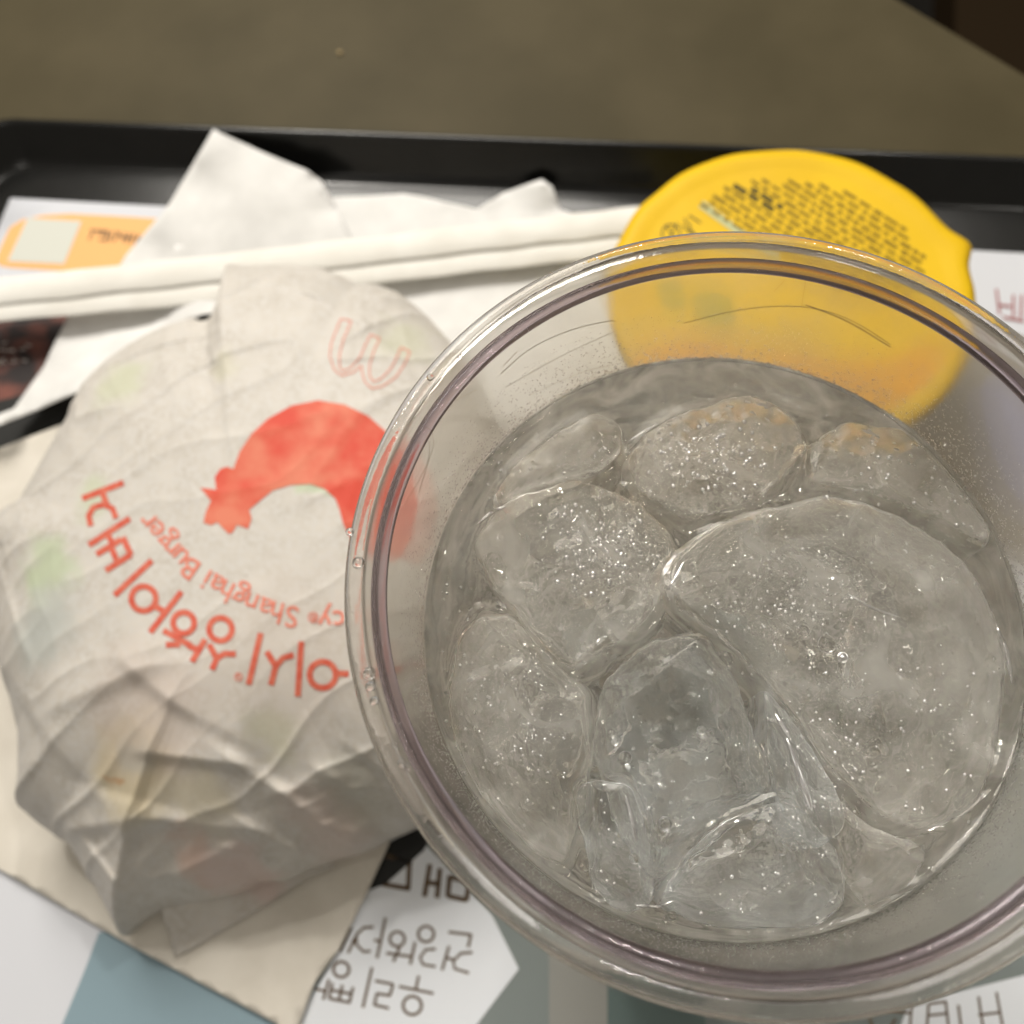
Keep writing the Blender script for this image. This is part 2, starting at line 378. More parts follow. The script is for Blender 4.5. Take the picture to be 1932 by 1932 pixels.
_nt = M_fizz_glint.node_tree; _nt.nodes.clear(); _o = N(_nt, 'ShaderNodeOutputMaterial'); _g = N(_nt, 'ShaderNodeBsdfGlossy'); _g.inputs['Roughness'].default_value = .22
_t = N(_nt, 'ShaderNodeBsdfTransparent'); _m = N(_nt, 'ShaderNodeMixShader'); _m.inputs[0].default_value = .72
_nt.links.new(_t.outputs[0], _m.inputs[1]); _nt.links.new(_g.outputs[0], _m.inputs[2]); _nt.links.new(_m.outputs[0], _o.inputs[0])
M_drop = glass('water_drop', 1.33, (1, 1, 1), 0)
M_scr = mat('scratch_line', (.34, .29, .22), .4)

# ------------------------------------------------------------------ setting: floor, table
fl = link('floor', [(-400, -400, -76), (400, -400, -76), (400, 500, -76), (-400, 500, -76)], [(0, 1, 2, 3)], M_floor, smooth=False); tag(fl, kind='structure')
ZT = -.35
a, b = P(1690, -8, ZT), P(1945, 143, ZT)
d = (b-a).normalized()
tp = [a-d*60, b+d*70]
tbl_pts = [tp[0], tp[1], Vector((tp[1].x, -60, ZT)), Vector((-45, -60, ZT)), Vector((-45, tp[0].y, ZT))]
table = empty('table', (0, 0, ZT)); tag(table, 'brown laminate table top under the black tray, cut off at the upper right corner', 'table')
def slab(name, pts, z0, z1, m, parent=None):
    bm = bmesh.new(); vs = [bm.verts.new((p.x, p.y, z1)) for p in pts]; f = bm.faces.new(vs)
    if f.normal.z < 0: f.normal_flip()
    r = bmesh.ops.extrude_face_region(bm, geom=[f]); 
    for v in r['geom']:
        if isinstance(v, bmesh.types.BMVert): v.co.z = z0
    bmesh.ops.recalc_face_normals(bm, faces=bm.faces)
    bmesh.ops.bevel(bm, geom=bm.edges[:], offset=.12, segments=3, affect='EDGES')
    return link_bm(name, bm, m, parent, False)
slab('table_top', tbl_pts, ZT-2.2, ZT, M_table, table)
cl = lathe([(0.01, -74), (22, -74), (22, -75.8), (0.01, -75.8)], 0, 10, 48); link('table_foot', *cl, M_edge, table)
cl = lathe([(0.01, ZT-2.3), (3.5, ZT-2.3), (3.5, -74), (0.01, -74)], 0, 10, 32); link('table_leg', *cl, M_edge, table)
# bench seat edge beyond the corner
bz = -42
q0, q1, q2 = P(1806, -200, bz), P(1806, 60, bz), P(2500, 60, bz)
bench = empty('bench', (q1.x, q1.y, -76)); tag(bench, 'dark brown bench seat in the dark beyond the table corner', 'bench')
slab('seat', [P(1806, -500, bz), P(1800, 330, bz), P(2700, 330, bz), P(2700, -500, bz)], bz-6, bz, M_bench, bench)
slab('base', [P(1830, -500, bz), P(1824, 300, bz), P(2600, 300, bz), P(2600, -500, bz)], -76, bz-6, M_edge, bench)
# crumb on the table
bm = bmesh.new(); bmesh.ops.create_icosphere(bm, subdivisions=3, radius=.085)
for v in bm.verts: v.co *= 1+.35*noise.noise(v.co*9); v.co.z *= .5
bmesh.ops.translate(bm, vec=P(641, 101, ZT)+Vector((0, 0, .05)), verts=bm.verts)
cr = link_bm('crumb', bm, mat('crumb_tan', (.30, .22, .10), .7)); tag(cr, 'tiny tan crumb lying on the brown table behind the tray', 'crumb')

# ------------------------------------------------------------------ tray
ZR = 1.25
e0, e1 = P(-70, 223, ZR), P(1932, 299, ZR)
ex = (e1-e0).normalized(); ey = Vector((ex.y, -ex.x, 0))       # ey towards the viewer
LX, LY = 43.0, 32.0
def rrect(inset, z, rad, out=0):
    pts = []
    L, W, r = LX-2*inset, LY-2*inset, max(.2, rad)
    for cx_, cy_2, a0 in ((L-r, r, -90), (L-r, W-r, 0), (r, W-r, 90), (r, r, 180)):
        for k in range(13):
            a_ = math.radians(a0+90*k/12)
            u, v = cx_+r*math.cos(a_)+inset, cy_2+r*math.sin(a_)+inset
            p = e0+ex*(u-.2)+ey*(v); pts.append(Vector((p.x, p.y, z)))
    return pts
rings = [rrect(.5, ZT+.02, 1.6), rrect(.15, ZR-.5, 1.9), rrect(.05, ZR-.3, 2), rrect(-.10, ZR-.28, 2.1), rrect(-.14, ZR-.2, 2.1), rrect(-.12, ZR-.05, 2.1), rrect(-.04, ZR, 2.1),
         rrect(.06, ZR-.03, 2), rrect(.12, ZR-.12, 1.9), rrect(.52, .18, 1.5), rrect(.66, .04, 1.4), rrect(.9, 0, 1.2)]
V = [p for r_ in rings for p in r_]; n = len(rings[0]); FF = []
for i in range(len(rings)-1):
    for k in range(n):
        l = (k+1) % n; FF.append((i*n+k, i*n+l, (i+1)*n+l, (i+1)*n+k))
FF.append(tuple(range((len(rings)-1)*n, len(rings)*n))); FF.append(tuple(range(n))[::-1])
tray = link('serving_tray', V, FF, M_tray); tag(tray, 'black plastic serving tray with raised rounded rim on the brown table', 'tray')
me = tray.data
for p in me.polygons:
    if len(p.vertices) > 4: p.use_smooth = False

# ------------------------------------------------------------------ printed liner on the tray
liner = sheet('tray_liner', [(20, 374, .03), (980, 425, .03), (1932, 478, .03), (2350, 500, .03), (2350, 2300, .03), (1000, 2300, .03), (-500, 2300, .03), (-400, 1250, .03), (-160, 800, .03)],
              M_liner, 'white printed paper liner covering the tray floor under everything', 'tray liner', thick=.012, step=120, wob=0)
def pr(name, shapes, z, m): return flat_print(name, shapes, z, m, liner)
pr('bluegrey_field', [[(560, 1250), (1000, 1150), (1700, 1150), (2300, 1250), (2300, 2250), (400, 2250), (560, 1900)]], .045, M_blue_shaded)  # print with the cup's shadow painted into its colour
pr('teal_field', [[(186, 1760), (160, 1830), (112, 1945), (60, 2100), (560, 2100), (620, 1960), (560, 1700)]], .055, M_teal)
pr('teal_stripe', [[(1146, 1750), (1330, 1750), (1330, 2100), (1146, 2100)]], .05, mat('print_dark_teal_shaded', (.12, .165, .16), .55, .3))  # teal print, darkened in colour for the cup's shadow
pr('pale_stripe', [[(1036, 1650), (1146, 1700), (1146, 2100), (1036, 2100)]], .05, mat('print_grey_shaded', (.29, .29, .27), .55, .3))  # grey print, its tone lowered to hold the cup's shadow
pr('white_hexagon', [[(700, 1560), (800, 1590), (928, 1726), (979, 1828), (899, 1934), (820, 2060), (500, 2060), (560, 1930), (640, 1790)]], .062, M_hexw)
pr('white_panel', [[(1690, 1960), (1712, 1900), (1790, 1876), (1932, 1840), (2200, 1800), (2200, 2200), (1690, 2200)]], .062, M_hexw)
pr('pale_blue_patch', [[(1060, 1230), (1440, 1190), (1480, 1420), (1440, 1620), (1120, 1600)]], .05, mat('print_pale_blue', (.48, .58, .64), .55, .3))
pr('cream_patch', [[(1080, 1260), (1260, 1230), (1300, 1330), (1120, 1370)], [(1150, 1450), (1330, 1430), (1340, 1530), (1200, 1560)]], .055, M_cream)
pr('black_print_and_shade', [[(-140, 790), (60, 740), (200, 690), (300, 690), (300, 790), (100, 850), (-140, 930)], [(360, 560), (470, 560), (470, 680), (360, 680)]], .05, M_inkshade)  # black shapes paint the shade in gaps below the lifted napkin edge
pr('grey_field', [[(1700, 640), (1830, 600), (2200, 720), (2200, 1180), (1720, 980)]], .045, mat('print_warm_grey', (.30, .28, .25), .55, .3))
pr('purple_field', [chaikin([(1830, 690), (1960, 720), (2080, 1010), (1900, 960)], 2)], .055, M_purple)
pr('black_print_and_shade', [[(792, 1556), (700, 1608), (696, 1680), (728, 1668), (800, 1604), (812, 1580)]], .068, M_inkshade)
# banner with a pale square where the code was, and a blurred caption
pr('banner', [chaikin([(34, 398), (300, 412), (330, 416), (300, 520), (60, 508), (-8, 503), (-6, 480)], 2)], .045, M_orange)
pr('banner_square', [[(52, 411), (154, 417), (121, 498), (14, 493)]], .055, M_qrgrey)
cap = []
for x0, y0, x1, y1 in [(170, 434, 205, 436), (175, 436, 168, 452), (184, 440, 202, 441), (186, 452, 200, 453), (204, 438, 198, 456), (212, 436, 206, 455), (218, 436, 232, 450), (226, 437, 214, 455),
                       (236, 438, 232, 455), (244, 440, 238, 458), (236, 447, 250, 448), (252, 440, 247, 460), (256, 449, 268, 450), (262, 442, 256, 460)]:
    cap.append(ribbon_px([(x0, y0), (x1, y1)], 3.2))
pr('caption', cap, .06, M_brownink)
pr('burger_picture', [[(-60, 570), (250, 565), (250, 640), (120, 700), (40, 790), (-60, 860)]], .045, M_photo)
ss = []
random.seed(4)
for k in range(16):
    x, y = random.uniform(-10, 52), random.choice([648, 662, 682, 694])+random.uniform(-3, 3)
    ss.append(ribbon_px([(x, y), (x+random.uniform(4, 12), y+random.uniform(-5, 5))], 2.2))
pr('picture_caption', ss, .06, M_ltink)
pr('red_marks', [ribbon_px(p, 4.5) for p in [[(1880, 545), (1886, 592)], [(1884, 575), (1908, 578)], [(1912, 556), (1912, 598)], [(1928, 556), (1926, 600)], [(1892, 598), (1932, 606)]]], .06, M_redink)
# upside-down Korean lines, strokes read off the paper
def K(x, y): return (515.2+x*.2667, 1481+y*.2667)
def KL(segs, w): return [ribbon_px([K(*p) for p in s], w) for s in segs]
def KR(cs, w): return [tuple((o_, [i_])) for o_, i_ in [ring_px(*K(x, y), r*.2667, w) for x, y, r in cs]]
big = KL([[(770, 700), (965, 735)], [(955, 740), (965, 540)], [(985, 550), (800, 500)], [(1110, 560), (1070, 790)], [(1180, 590), (1160, 800)], [(1090, 690), (1170, 700)],
          [(1250, 640), (1235, 790)], [(1235, 785), (1370, 815)], [(1390, 690), (1365, 820)], [(1250, 650), (1390, 690)]], 9.5)
pr('large_letters', big, .068, M_brownink)
l1 = KL([[(1240, 1040), (1405, 1060)], [(1400, 1055), (1380, 1150)], [(1245, 1140), (1195, 1310)], [(1215, 1220), (1275, 1235)], [(1410, 1185), (1330, 1190), (1275, 1245), (1285, 1300), (1385, 1330)],
         [(795, 940), (735, 1225)], [(715, 1095), (765, 1110)], [(1005, 1110), (970, 1270)], [(800, 1190), (985, 1215)], [(895, 1150), (850, 1250)], [(1150, 1160), (1080, 1165), (1040, 1220), (1060, 1270), (1150, 1285)],
         [(710, 1005), (640, 1010), (590, 1060), (590, 1130), (640, 1180), (690, 1175)], [(555, 1010), (475, 1180)], [(600, 1040), (530, 1190)], [(555, 1100), (590, 1110)]], 5.6)
l1 += KR([(878, 1090, 52), (1082, 1055, 55)], 5.6)
pr('text_line', l1, .068, M_brownink)
l2 = KL([[(890, 1425), (1135, 1475)], [(1030, 1350), (1010, 1445)], [(700, 1290), (635, 1575)], [(720, 1385), (850, 1410)], [(850, 1410), (825, 1490)], [(830, 1490), (730, 1475)], [(735, 1475), (715, 1560)], [(715, 1555), (820, 1580)],
         [(420, 1400), (395, 1510)], [(565, 1430), (540, 1540)], [(490, 1415), (465, 1530)], [(410, 1450), (560, 1480)], [(395, 1510), (545, 1540)], [(395, 1375), (355, 1520)], [(290, 1440), (375, 1460)]], 5.6)
l2 += KR([(482, 1305, 55), (985, 1560, 65)], 6)
pr('text_line', l2, .068, M_brownink)
pr('text_line', [ribbon_px(p, 5) for p in [[(1668, 1905), (1720, 1912)], [(1720, 1896), (1716, 1950)], [(1752, 1894), (1748, 1950)], [(1752, 1894), (1784, 1890)], [(1784, 1888), (1790, 1940)], [(1750, 1916), (1788, 1912)], [(1808, 1896), (1816, 1960)],
                                          [(1846, 1880), (1858, 1960)], [(1880, 1872), (1896, 1960)], [(1846, 1915), (1888, 1910)], [(1640, 1918), (1650, 1950)], [(1690, 1922), (1672, 1950)]]], .068, M_brownink)

# ------------------------------------------------------------------ napkins and straws
G_nap = 'napkins piled on the tray'
nap1 = sheet('napkin', [(900, 395, .12), (948, 362, .4), (1022, 336, .75), (1042, 350, .6), (1058, 395, .2), (1260, 470, .15), (1260, 760, .12), (640, 720, .1), (590, 560, .1), (600, 372, .2), (760, 366, .3)],
             M_white, 'white napkin at the back with a small raised corner left of the yellow tub', 'napkin', G_nap, wob=.12, seed=1)
nap2 = sheet('napkin', [(402, 243, 1.55), (500, 288, 1.2), (582, 324, 1.0), (606, 342, .8), (640, 400, .5), (680, 480, .35), (730, 620, .3), (500, 590, .3), (190, 560, .3), (240, 480, .4), (322, 384, .9)],
             M_white, 'white paper napkin with its pointed corner standing up against the dark tray wall', 'napkin', G_nap, wob=.1, seed=2)
nap4 = sheet('napkin', [(-140, 895, .2), (0, 846, .2), (150, 788, .2), (320, 745, .24), (820, 800, .24), (760, 1300, .2), (735, 1590, .2), (690, 1690, .2), (640, 1790, .2), (596, 1850, .2), (552, 1965, .2), (520, 1930, .2), (250, 1786, .2), (0, 1640, .2), (-140, 1560, .2)],
             M_cream, 'cream paper napkin lying flat beneath the wrapped burger with a long diagonal edge', 'napkin', G_nap, wob=.015, seed=4)
nap3 = sheet('napkin', [(132, 590, .5), (250, 570, .45), (700, 500, .45), (1240, 440, .4), (1290, 800, .4), (820, 830, .5), (450, 720, .7), (432, 590, 1.0), (380, 596, 1.1), (280, 664, 1.1), (160, 736, 1.1), (0, 800, 1.1), (-120, 850, 1.0), (-110, 820, .9), (25, 770, .6), (85, 690, .5)],
             M_white, 'white paper napkin with its curled front edge lifted just left of the burger', 'napkin', G_nap, wob=.1, seed=3)
def straw(path, w, h, z, label):
    """straw in a flattened paper sleeve with crimped seams"""
    pts = [P(x, y, zz) for x, y, zz in path]; V, Fc = [], []
    n = 60; m_ = 20
    for i in range(n+1):
        t = i/n*(len(pts)-1); k = min(int(t), len(pts)-2); p = pts[k].lerp(pts[k+1], t-k)
        dr = (pts[k+1]-pts[k]).normalized(); s = Vector((-dr.y, dr.x, 0)).normalized()
        for j in range(m_):
            a_ = 2*math.pi*j/m_; c, sn = math.cos(a_), math.sin(a_)
            ww = w/2*(1+.03*math.sin(i*.9)+.04*noise.noise(Vector((i*.2, j*.4, z))))
            hh = h/2*(abs(sn)**1.6)*(1 if sn > 0 else -1)
            V.append(p+s*c*ww+Vector((0, 0, hh+h*.06*noise.noise(Vector((i*.3, j*.9, 3))))))
    for i in range(n):
        for j in range(m_):
            l = (j+1) % m_; Fc.append((i*m_+j, i*m_+l, (i+1)*m_+l, (i+1)*m_+j))
    Fc.append(tuple(range(m_))[::-1]); Fc.append(tuple(range(n*m_, (n+1)*m_)))
    o = link('wrapped_straw', V, Fc, M_straw); return tag(o, label, 'straw', 'paper-wrapped straws lying across the napkins')
straw([(-60, 556, 1.35), (400, 507, 1.25), (900, 448, 1.05), (1230, 412, .95)], .94, .24, 1, 'long paper-wrapped straw across the napkins, the one farther from the burger')
straw([(-60, 588, 1.2), (420, 546, 1.1), (900, 489, .9), (1300, 446, .8)], .86, .20, 2, 'long paper-wrapped straw across the napkins, the one nearer the burger')

# ------------------------------------------------------------------ yellow tub behind the cup
zl = 3.6
A0, B0 = P(1145, 545, zl), P(1838, 545, zl); tc0 = P(1490, 283, zl)
tcx = (A0+B0)/2; rt = (B0-A0).length/2
tcx = Vector((tcx.x, tc0.y-rt*.99, 0))
tub = empty('food_tub', (tcx.x, tcx.y, 0)); tag(tub, 'round tub with a yellow printed peel-off lid, behind the plastic cup', 'tub')
pf = [(0.01, .1), (rt*.72, .1), (rt*.76, .25), (rt*.93, zl-.45), (rt*.985, zl-.4), (rt*.985, zl-.06), (rt*.9, zl-.08), (0.01, zl-.08)]
link('bowl', *lathe(pf, tcx.x, tcx.y, 128, False), M_tub, tub)
V, Fc = [(tcx.x, tcx.y, zl+.02)], []
tab_a = math.atan2((P(1826, 462, zl)-tcx).y, (P(1826, 462, zl)-tcx).x)
tab_b = math.atan2((P(1180, 372, zl)-tcx).y, (P(1180, 372, zl)-tcx).x)
S, Rn = 256, 24
for i in range(1, Rn+1):
    t = i/Rn
    for k in range(S):
        a_ = 2*math.pi*k/S
        da = (a_-tab_a+math.pi) % (2*math.pi)-math.pi
        db = (a_-tab_b+math.pi) % (2*math.pi)-math.pi
        bulge = .28*math.exp(-(da/.09)**2)+.05*math.exp(-(db/.12)**2)+.018*math.sin(a_*7)+.012*math.sin(a_*17+2)
        r_ = t*(rt+bulge*t**8)
        z = zl+.03+.05*(1 if t > .88 else 0)*min(1, (t-.88)/.03) - (.10*((t-.94)/.06) if t > .94 else 0)
        z += .03*noise.noise(Vector((t*math.cos(a_)*3, t*math.sin(a_)*3, 1)))
        V.append((tcx.x+r_*math.cos(a_), tcx.y+r_*math.sin(a_), z))
for k in range(S): Fc.append((0, 1+k, 1+(k+1) % S))
for i in range(Rn-1):
    for k in range(S):
        l = (k+1) % S; Fc.append((1+i*S+k, 1+(i+1)*S+k, 1+(i+1)*S+l, 1+i*S+l))
lid = link('lid', V, Fc, M_yellow, tub); md = lid.modifiers.new('t', 'SOLIDIFY'); md.thickness = .02; md.offset = -1
tl = bvh(lid)
def lidprint(name, shapes, m, off=.012): return prints_on(name, shapes, tl, m, tub, 14, off)
# rows of small print running down to the right, broken into words
random.seed(11)
dirv = Vector((1, .62)).normalized(); perp = Vector((.78, -.62)).normalized()
rows, pale, bold = [], [], []
org = Vector((1322, 384))
dirv = Vector((.85, .53)); perp = Vector((.53, -.85))
for r_ in range(24):
    st = org+perp*(12.5*r_); s = -40 if r_ else 0
    while s < 520:
        wlen = random.uniform(9, 30); p0 = st+dirv*s; p1 = p0+dirv*wlen
        s += wlen+random.uniform(4, 9)
        ok = all((P(q.x, q.y, zl)-tcx).xy.length < rt*.80 for q in (p0, p1)) and p1.y < 560
        if not ok: continue
        target = bold if (r_ in (5, 6) and 40 < s < 150) else rows
        target.append(ribbon_px([tuple(p0), tuple(p1)], 10 if target is bold else random.uniform(4.5, 7)))
lidprint('pale_strip', [ribbon_px([(1322, 384), (1470, 492)], 15)], M_lidpale)
lidprint('bold_print', bold, M_lidink, .02)
lidprint('small_print', rows, mat('ink_lid_soft', (.22, .145, .012), .6, .2), .02)
M_pi = mat('ink_lid_mark', (.16, .13, .03), .6, .2)
lidprint('small_print', [(o_, [i_]) for o_, i_ in [ring_px(1266, 440, 17, 3.2)]]+[ribbon_px(p, 3) for p in [[(1255, 424), (1275, 452)], [(1278, 420), (1258, 460)], [(1290, 412), (1304, 428)], [(1286, 424), (1310, 444)], [(1300, 406), (1322, 420)], [(1300, 430), (1318, 448)]]], M_pi, .02)
lidprint('orange_band', [chaikin([(1175, 668), (1300, 640), (1450, 660), (1640, 690), (1770, 640), (1790, 700), (1640, 800), (1400, 810), (1230, 760)], 2)], M_flame, .008)
lidprint('recycling_mark', [chaikin([(1232, 540), (1270, 528), (1300, 550), (1290, 585), (1250, 580)], 2), chaikin([(1290, 565), (1345, 545), (1390, 575), (1388, 612), (1330, 612)], 2)], M_lidgreen, .012)

# ------------------------------------------------------------------ burger in its wrapper
OUT = [(445, 516, 2.8), (500, 512, 2.8), (560, 513, 2.8), (610, 520, 2.8), (650, 533, 2.8), (690, 556, 2.6), (720, 556, 2.5), (760, 566, 2.5), (800, 600, 2.5), (840, 640, 2.5), (900, 720, 2.5), (950, 830, 2.5), (975, 950, 2.5), (985, 1100, 2.5),
       (970, 1250, 2.4), (930, 1380, 2.2), (880, 1470, 2), (830, 1530, 1.6), (790, 1562, 1.2), (740, 1584, 1.0), (700, 1606, 1.0), (640, 1622, .9), (590, 1640, .8), (545, 1662, .8), (500, 1664, .8), (450, 1688, .7), (400, 1700, .7), (360, 1704, .6), (320, 1712, .5), (290, 1728, .4), (262, 1752, .3), (246, 1768, .25),
       (228, 1735, .35), (205, 1690, .5), (180, 1650, .7), (150, 1600, 1.0), (120, 1580, 1.1), (85, 1556, 1.2), (58, 1530, 1.3), (60, 1480, 1.6), (58, 1400, 2), (40, 1330, 2.2), (18, 1240, 2.4), (8, 1150, 2.4), (4, 1060, 2.4), (-8, 1052, 2.2), (-10, 1020, 2.1), (20, 985, 2.2), (55, 962, 2.4), (80, 915, 2.5), (110, 860, 2.6), (145, 800, 2.7), (172, 740, 2.8), (225, 690, 2.8), (280, 655, 2.8), (330, 625, 2.8), (372, 611, 2.8), (392, 618, 2.8), (412, 614, 2.8), (432, 590, 2.8), (440, 550, 2.8)]
BC = P(470, 1090, 4.8); BC.z = 0
outw = [(P(x, y, z), z) for x, y, z in OUT]
ang = np.array([math.atan2(p.y-BC.y, p.x-BC.x) for p, z in outw]); rad = np.array([(p.xy-BC.xy).length for p, z in outw]); zb_ = np.array([z for p, z in outw])
o_ = np.argsort(ang); ang, rad, zb_ = ang[o_], rad[o_], zb_[o_]
def bound(a_): return np.interp(a_, ang, rad, period=2*math.pi), np.interp(a_, ang, zb_, period=2*math.pi)
CRE = [  # (x1,y1,x2,y2, width px, height cm, side of the steep face)
    (175, 1338, 318, 1292, 46, .16, 1), (318, 1292, 385, 1345, 40, .14, 1), (385, 1345, 480, 1400, 34, .07, 1),
    (335, 1432, 470, 1448, 30, .20, 1), (470, 1448, 560, 1515, 34, .22, -1), (560, 1515, 660, 1620, 30, .20, -1),
    (115, 1560, 300, 1546, 34, .22, 1), (300, 1546, 470, 1562, 34, .18, 1), (470, 1562, 530, 1602, 26, .20, -1), (530, 1602, 600, 1555, 26, .2, 1),
    (560, 1492, 640, 1470, 36, .22, 1), (640, 1470, 690, 1500, 30, .2, 1), (690, 1500, 620, 1540, 30, -.18, 1),
    (440, 520, 425, 640, 22, .18, 1), (425, 640, 442, 725, 24, .12, 1), (500, 560, 610, 596, 22, .07, 1), (610, 596, 700, 650, 24, .08, 1), (700, 650, 780, 740, 24, .06, -1),
    (60, 1300, 190, 1480, 40, .08, 1), (190, 1480, 330, 1520, 36, -.1, 1), (30, 1100, 90, 1240, 30, .08, -1), (80, 1010, 40, 1060, 20, .10, 1),
    (700, 1430, 800, 1500, 30, .16, 1), (620, 1560, 720, 1590, 24, .15, -1), (140, 1600, 240, 1740, 22, .16, -1), (330, 1640, 420, 1600, 26, .14, -1), (420, 1600, 520, 1640, 24, .12, 1)]
CW = [(P(x1, y1, 3.4).xy, P(x2, y2, 3.4).xy, w*1.35/78, h*.72, s) for x1, y1, x2, y2, w, h, s in CRE]
NA, NT = 760, 190
V, Fc = [], []
A_ = np.linspace(-math.pi, math.pi, NA, endpoint=False)
Rb, Zb = bound(A_)
T = [(1.02*i/NT) for i in range(1, NT+1)]
Tt = np.array([i/NT for i in range(1, NT+1)])
XX = BC.x+np.outer(Tt, Rb*np.cos(A_)); YY = BC.y+np.outer(Tt, Rb*np.sin(A_))
low = np.clip((2.4-Zb)/2.0, 0, 1)[None, :]
t = Tt[:, None]
g1 = (1-t**3.4)**(1/1.9); g2 = 1-np.clip((t-.30)/.70, 0, 1)**1.25
g2 = .5*g2+.5*(1-np.clip((t-.28)/.5, 0, 1)**2*.75-np.clip((t-.78)/.22, 0, 1)*.25)
ZZ = Zb[None, :]+(5.0-Zb[None, :])*(g1*(1-low)+(.62*g1+.38*g2)*low)
for p, q, w, h, s in CW:
    dx, dy = q.x-p.x, q.y-p.y; L = math.hypot(dx, dy); ux, uy = dx/L, dy/L
    al = (XX-p.x)*ux+(YY-p.y)*uy; dd = (-(XX-p.x)*uy+(YY-p.y)*ux)*s
    over = np.maximum(0, np.maximum(-al, al-L))
    prof = np.where(dd > 0, np.exp(-dd/(w*.9)), np.exp(-(dd/(w*.28))**2))
    ZZ += h*prof*np.exp(-(over/(w*.8))**2)
for i in range(NT):
    for k in range(NA):
        x, y = XX[i, k], YY[i, k]; tt = Tt[i]
        v3 = Vector((x, y, 0))
        wx = x+.5*noise.noise(v3*.4); wy = y+.5*noise.noise(v3*.4+Vector((9, 9, 0)))
        rg = 1-abs(noise.noise(Vector(((wx*.8+wy*.6)*.28+3, (-wx*.6+wy*.8)*.95, 0)))); rg2 = 1-abs(noise.noise(Vector(((wx*.5-wy*.87)*.4+13, (wx*.87+wy*.5)*1.5, 4))))
        amp = .016+.11*max(0, tt-.45)
        z = ZZ[i, k]+amp*(rg**8)*1.6+amp*.35*rg2**6+.02*noise.noise(v3*.5)
        V.append((x, y, z))
top0 = len(V); V.append((BC.x, BC.y, 5.04))
for i in range(NT-1):
    for k in range(NA):
        l = (k+1) % NA; Fc.append((i*NA+k, (i+1)*NA+k, (i+1)*NA+l, i*NA+l))
for k in range(NA): Fc.append((top0, k, (k+1) % NA))
base = len(V)
lastr = (NT-1)*NA
prev = lastr
for m_, (fr, zf) in enumerate([(.995, .88), (.97, .6), (.93, .3), (.90, .08), (.85, .0)]):
    st = len(V)
    for k in range(NA):
        x = BC.x+Rb[k]*fr*math.cos(A_[k])*(1+.01*noise.noise(Vector((k*.08, m_, 0)))); y = BC.y+Rb[k]*fr*math.sin(A_[k])
        V.append((x, y, .17+(V[lastr+k][2]-.17)*zf))
    for k in range(NA):
        l = (k+1) % NA; Fc.append((prev+k, st+k, st+l, prev+l))
    prev = st
Fc.append(tuple(prev+k for k in range(NA)))
burger = empty('wrapped_burger', (BC.x, BC.y, .15)); tag(burger, 'burger in greaseproof wrapping with red lettering and chili print, left of the cup', 'burger')
wrap = link('wrapper', V, Fc, M_wrap, burger)
tw = bvh(wrap)
flap = sheet('wrapper_flap', [(262, 1700, .5), (300, 1700, .7), (318, 1762, .35), (331, 1808, .25), (400, 1768, .3), (478, 1722, .35), (560, 1668, .4), (640, 1630, .5), (520, 1600, .8), (360, 1650, .8)], M_wrap, thick=.015, wob=.06, seed=8, parent=burger, step=12)
flap.matrix_parent_inverse = Matrix.Translation(-burger.location)
ear = sheet('wrapper_flap', [(-30, 1000, 1.6), (10, 990, 2.2), (60, 975, 2.4), (70, 1010, 2.3), (50, 1045, 2.0), (20, 1054, 1.9), (-30, 1056, 1.6)], M_wrap, thick=.015, wob=.2, seed=9, parent=burger, step=8)
ear.matrix_parent_inverse = Matrix.Translation(-burger.location)
def bprint(name, shapes, m, step=5, off=.016): return prints_on(name, shapes, tw, m, burger, step, off)
chili = [(440, 885), (452, 852), (475, 818), (505, 790), (550, 765), (600, 755), (650, 763), (695, 785), (735, 820), (775, 880), (788, 950), (775, 1020), (745, 1062), (700, 1046), (662, 1015), (648, 990), (640, 960), (632, 940), (612, 922), (585, 913), (548, 915), (515, 925), (490, 945),
         (470, 962), (475, 978), (468, 998), (447, 990), (440, 1003), (432, 1008), (420, 996), (410, 985), (398, 991), (384, 986), (388, 966), (398, 945), (378, 920), (395, 922), (408, 924), (405, 900), (415, 885), (428, 880)]
bprint('chili_print', [chili], M_red)
Mlogo = [(225, 190), (295, 205), (240, 330), (215, 430), (215, 510), (240, 540), (290, 515), (350, 450), (385, 370), (420, 295), (485, 320), (445, 400), (415, 500), (415, 570), (440, 610), (490, 590), (560, 520), (600, 440), (625, 380), (685, 410), (650, 490), (590, 580), (500, 640), (430, 655), (385, 610), (365, 550), (360, 500), (310, 545), (230, 570), (180, 530), (150, 440), (160, 350), (200, 250)]
Ml = [((900+x/2.272)*.644, (850+y/2.272)*.644) for x, y in Mlogo]
Mc = Ml+[Ml[0]]
def smooth_path(p): return chaikin(p, 1, False)
bprint('outline_logo', [ribbon_px([Mc[i], Mc[i+1]], 2.6) for i in range(len(Mc)-1)], M_redthin, 3)
def B(x, y): return (x*.4, 837.2+y*.4)
def BL(segs, w): return [ribbon_px([B(*p) for p in s], w) for s in segs]
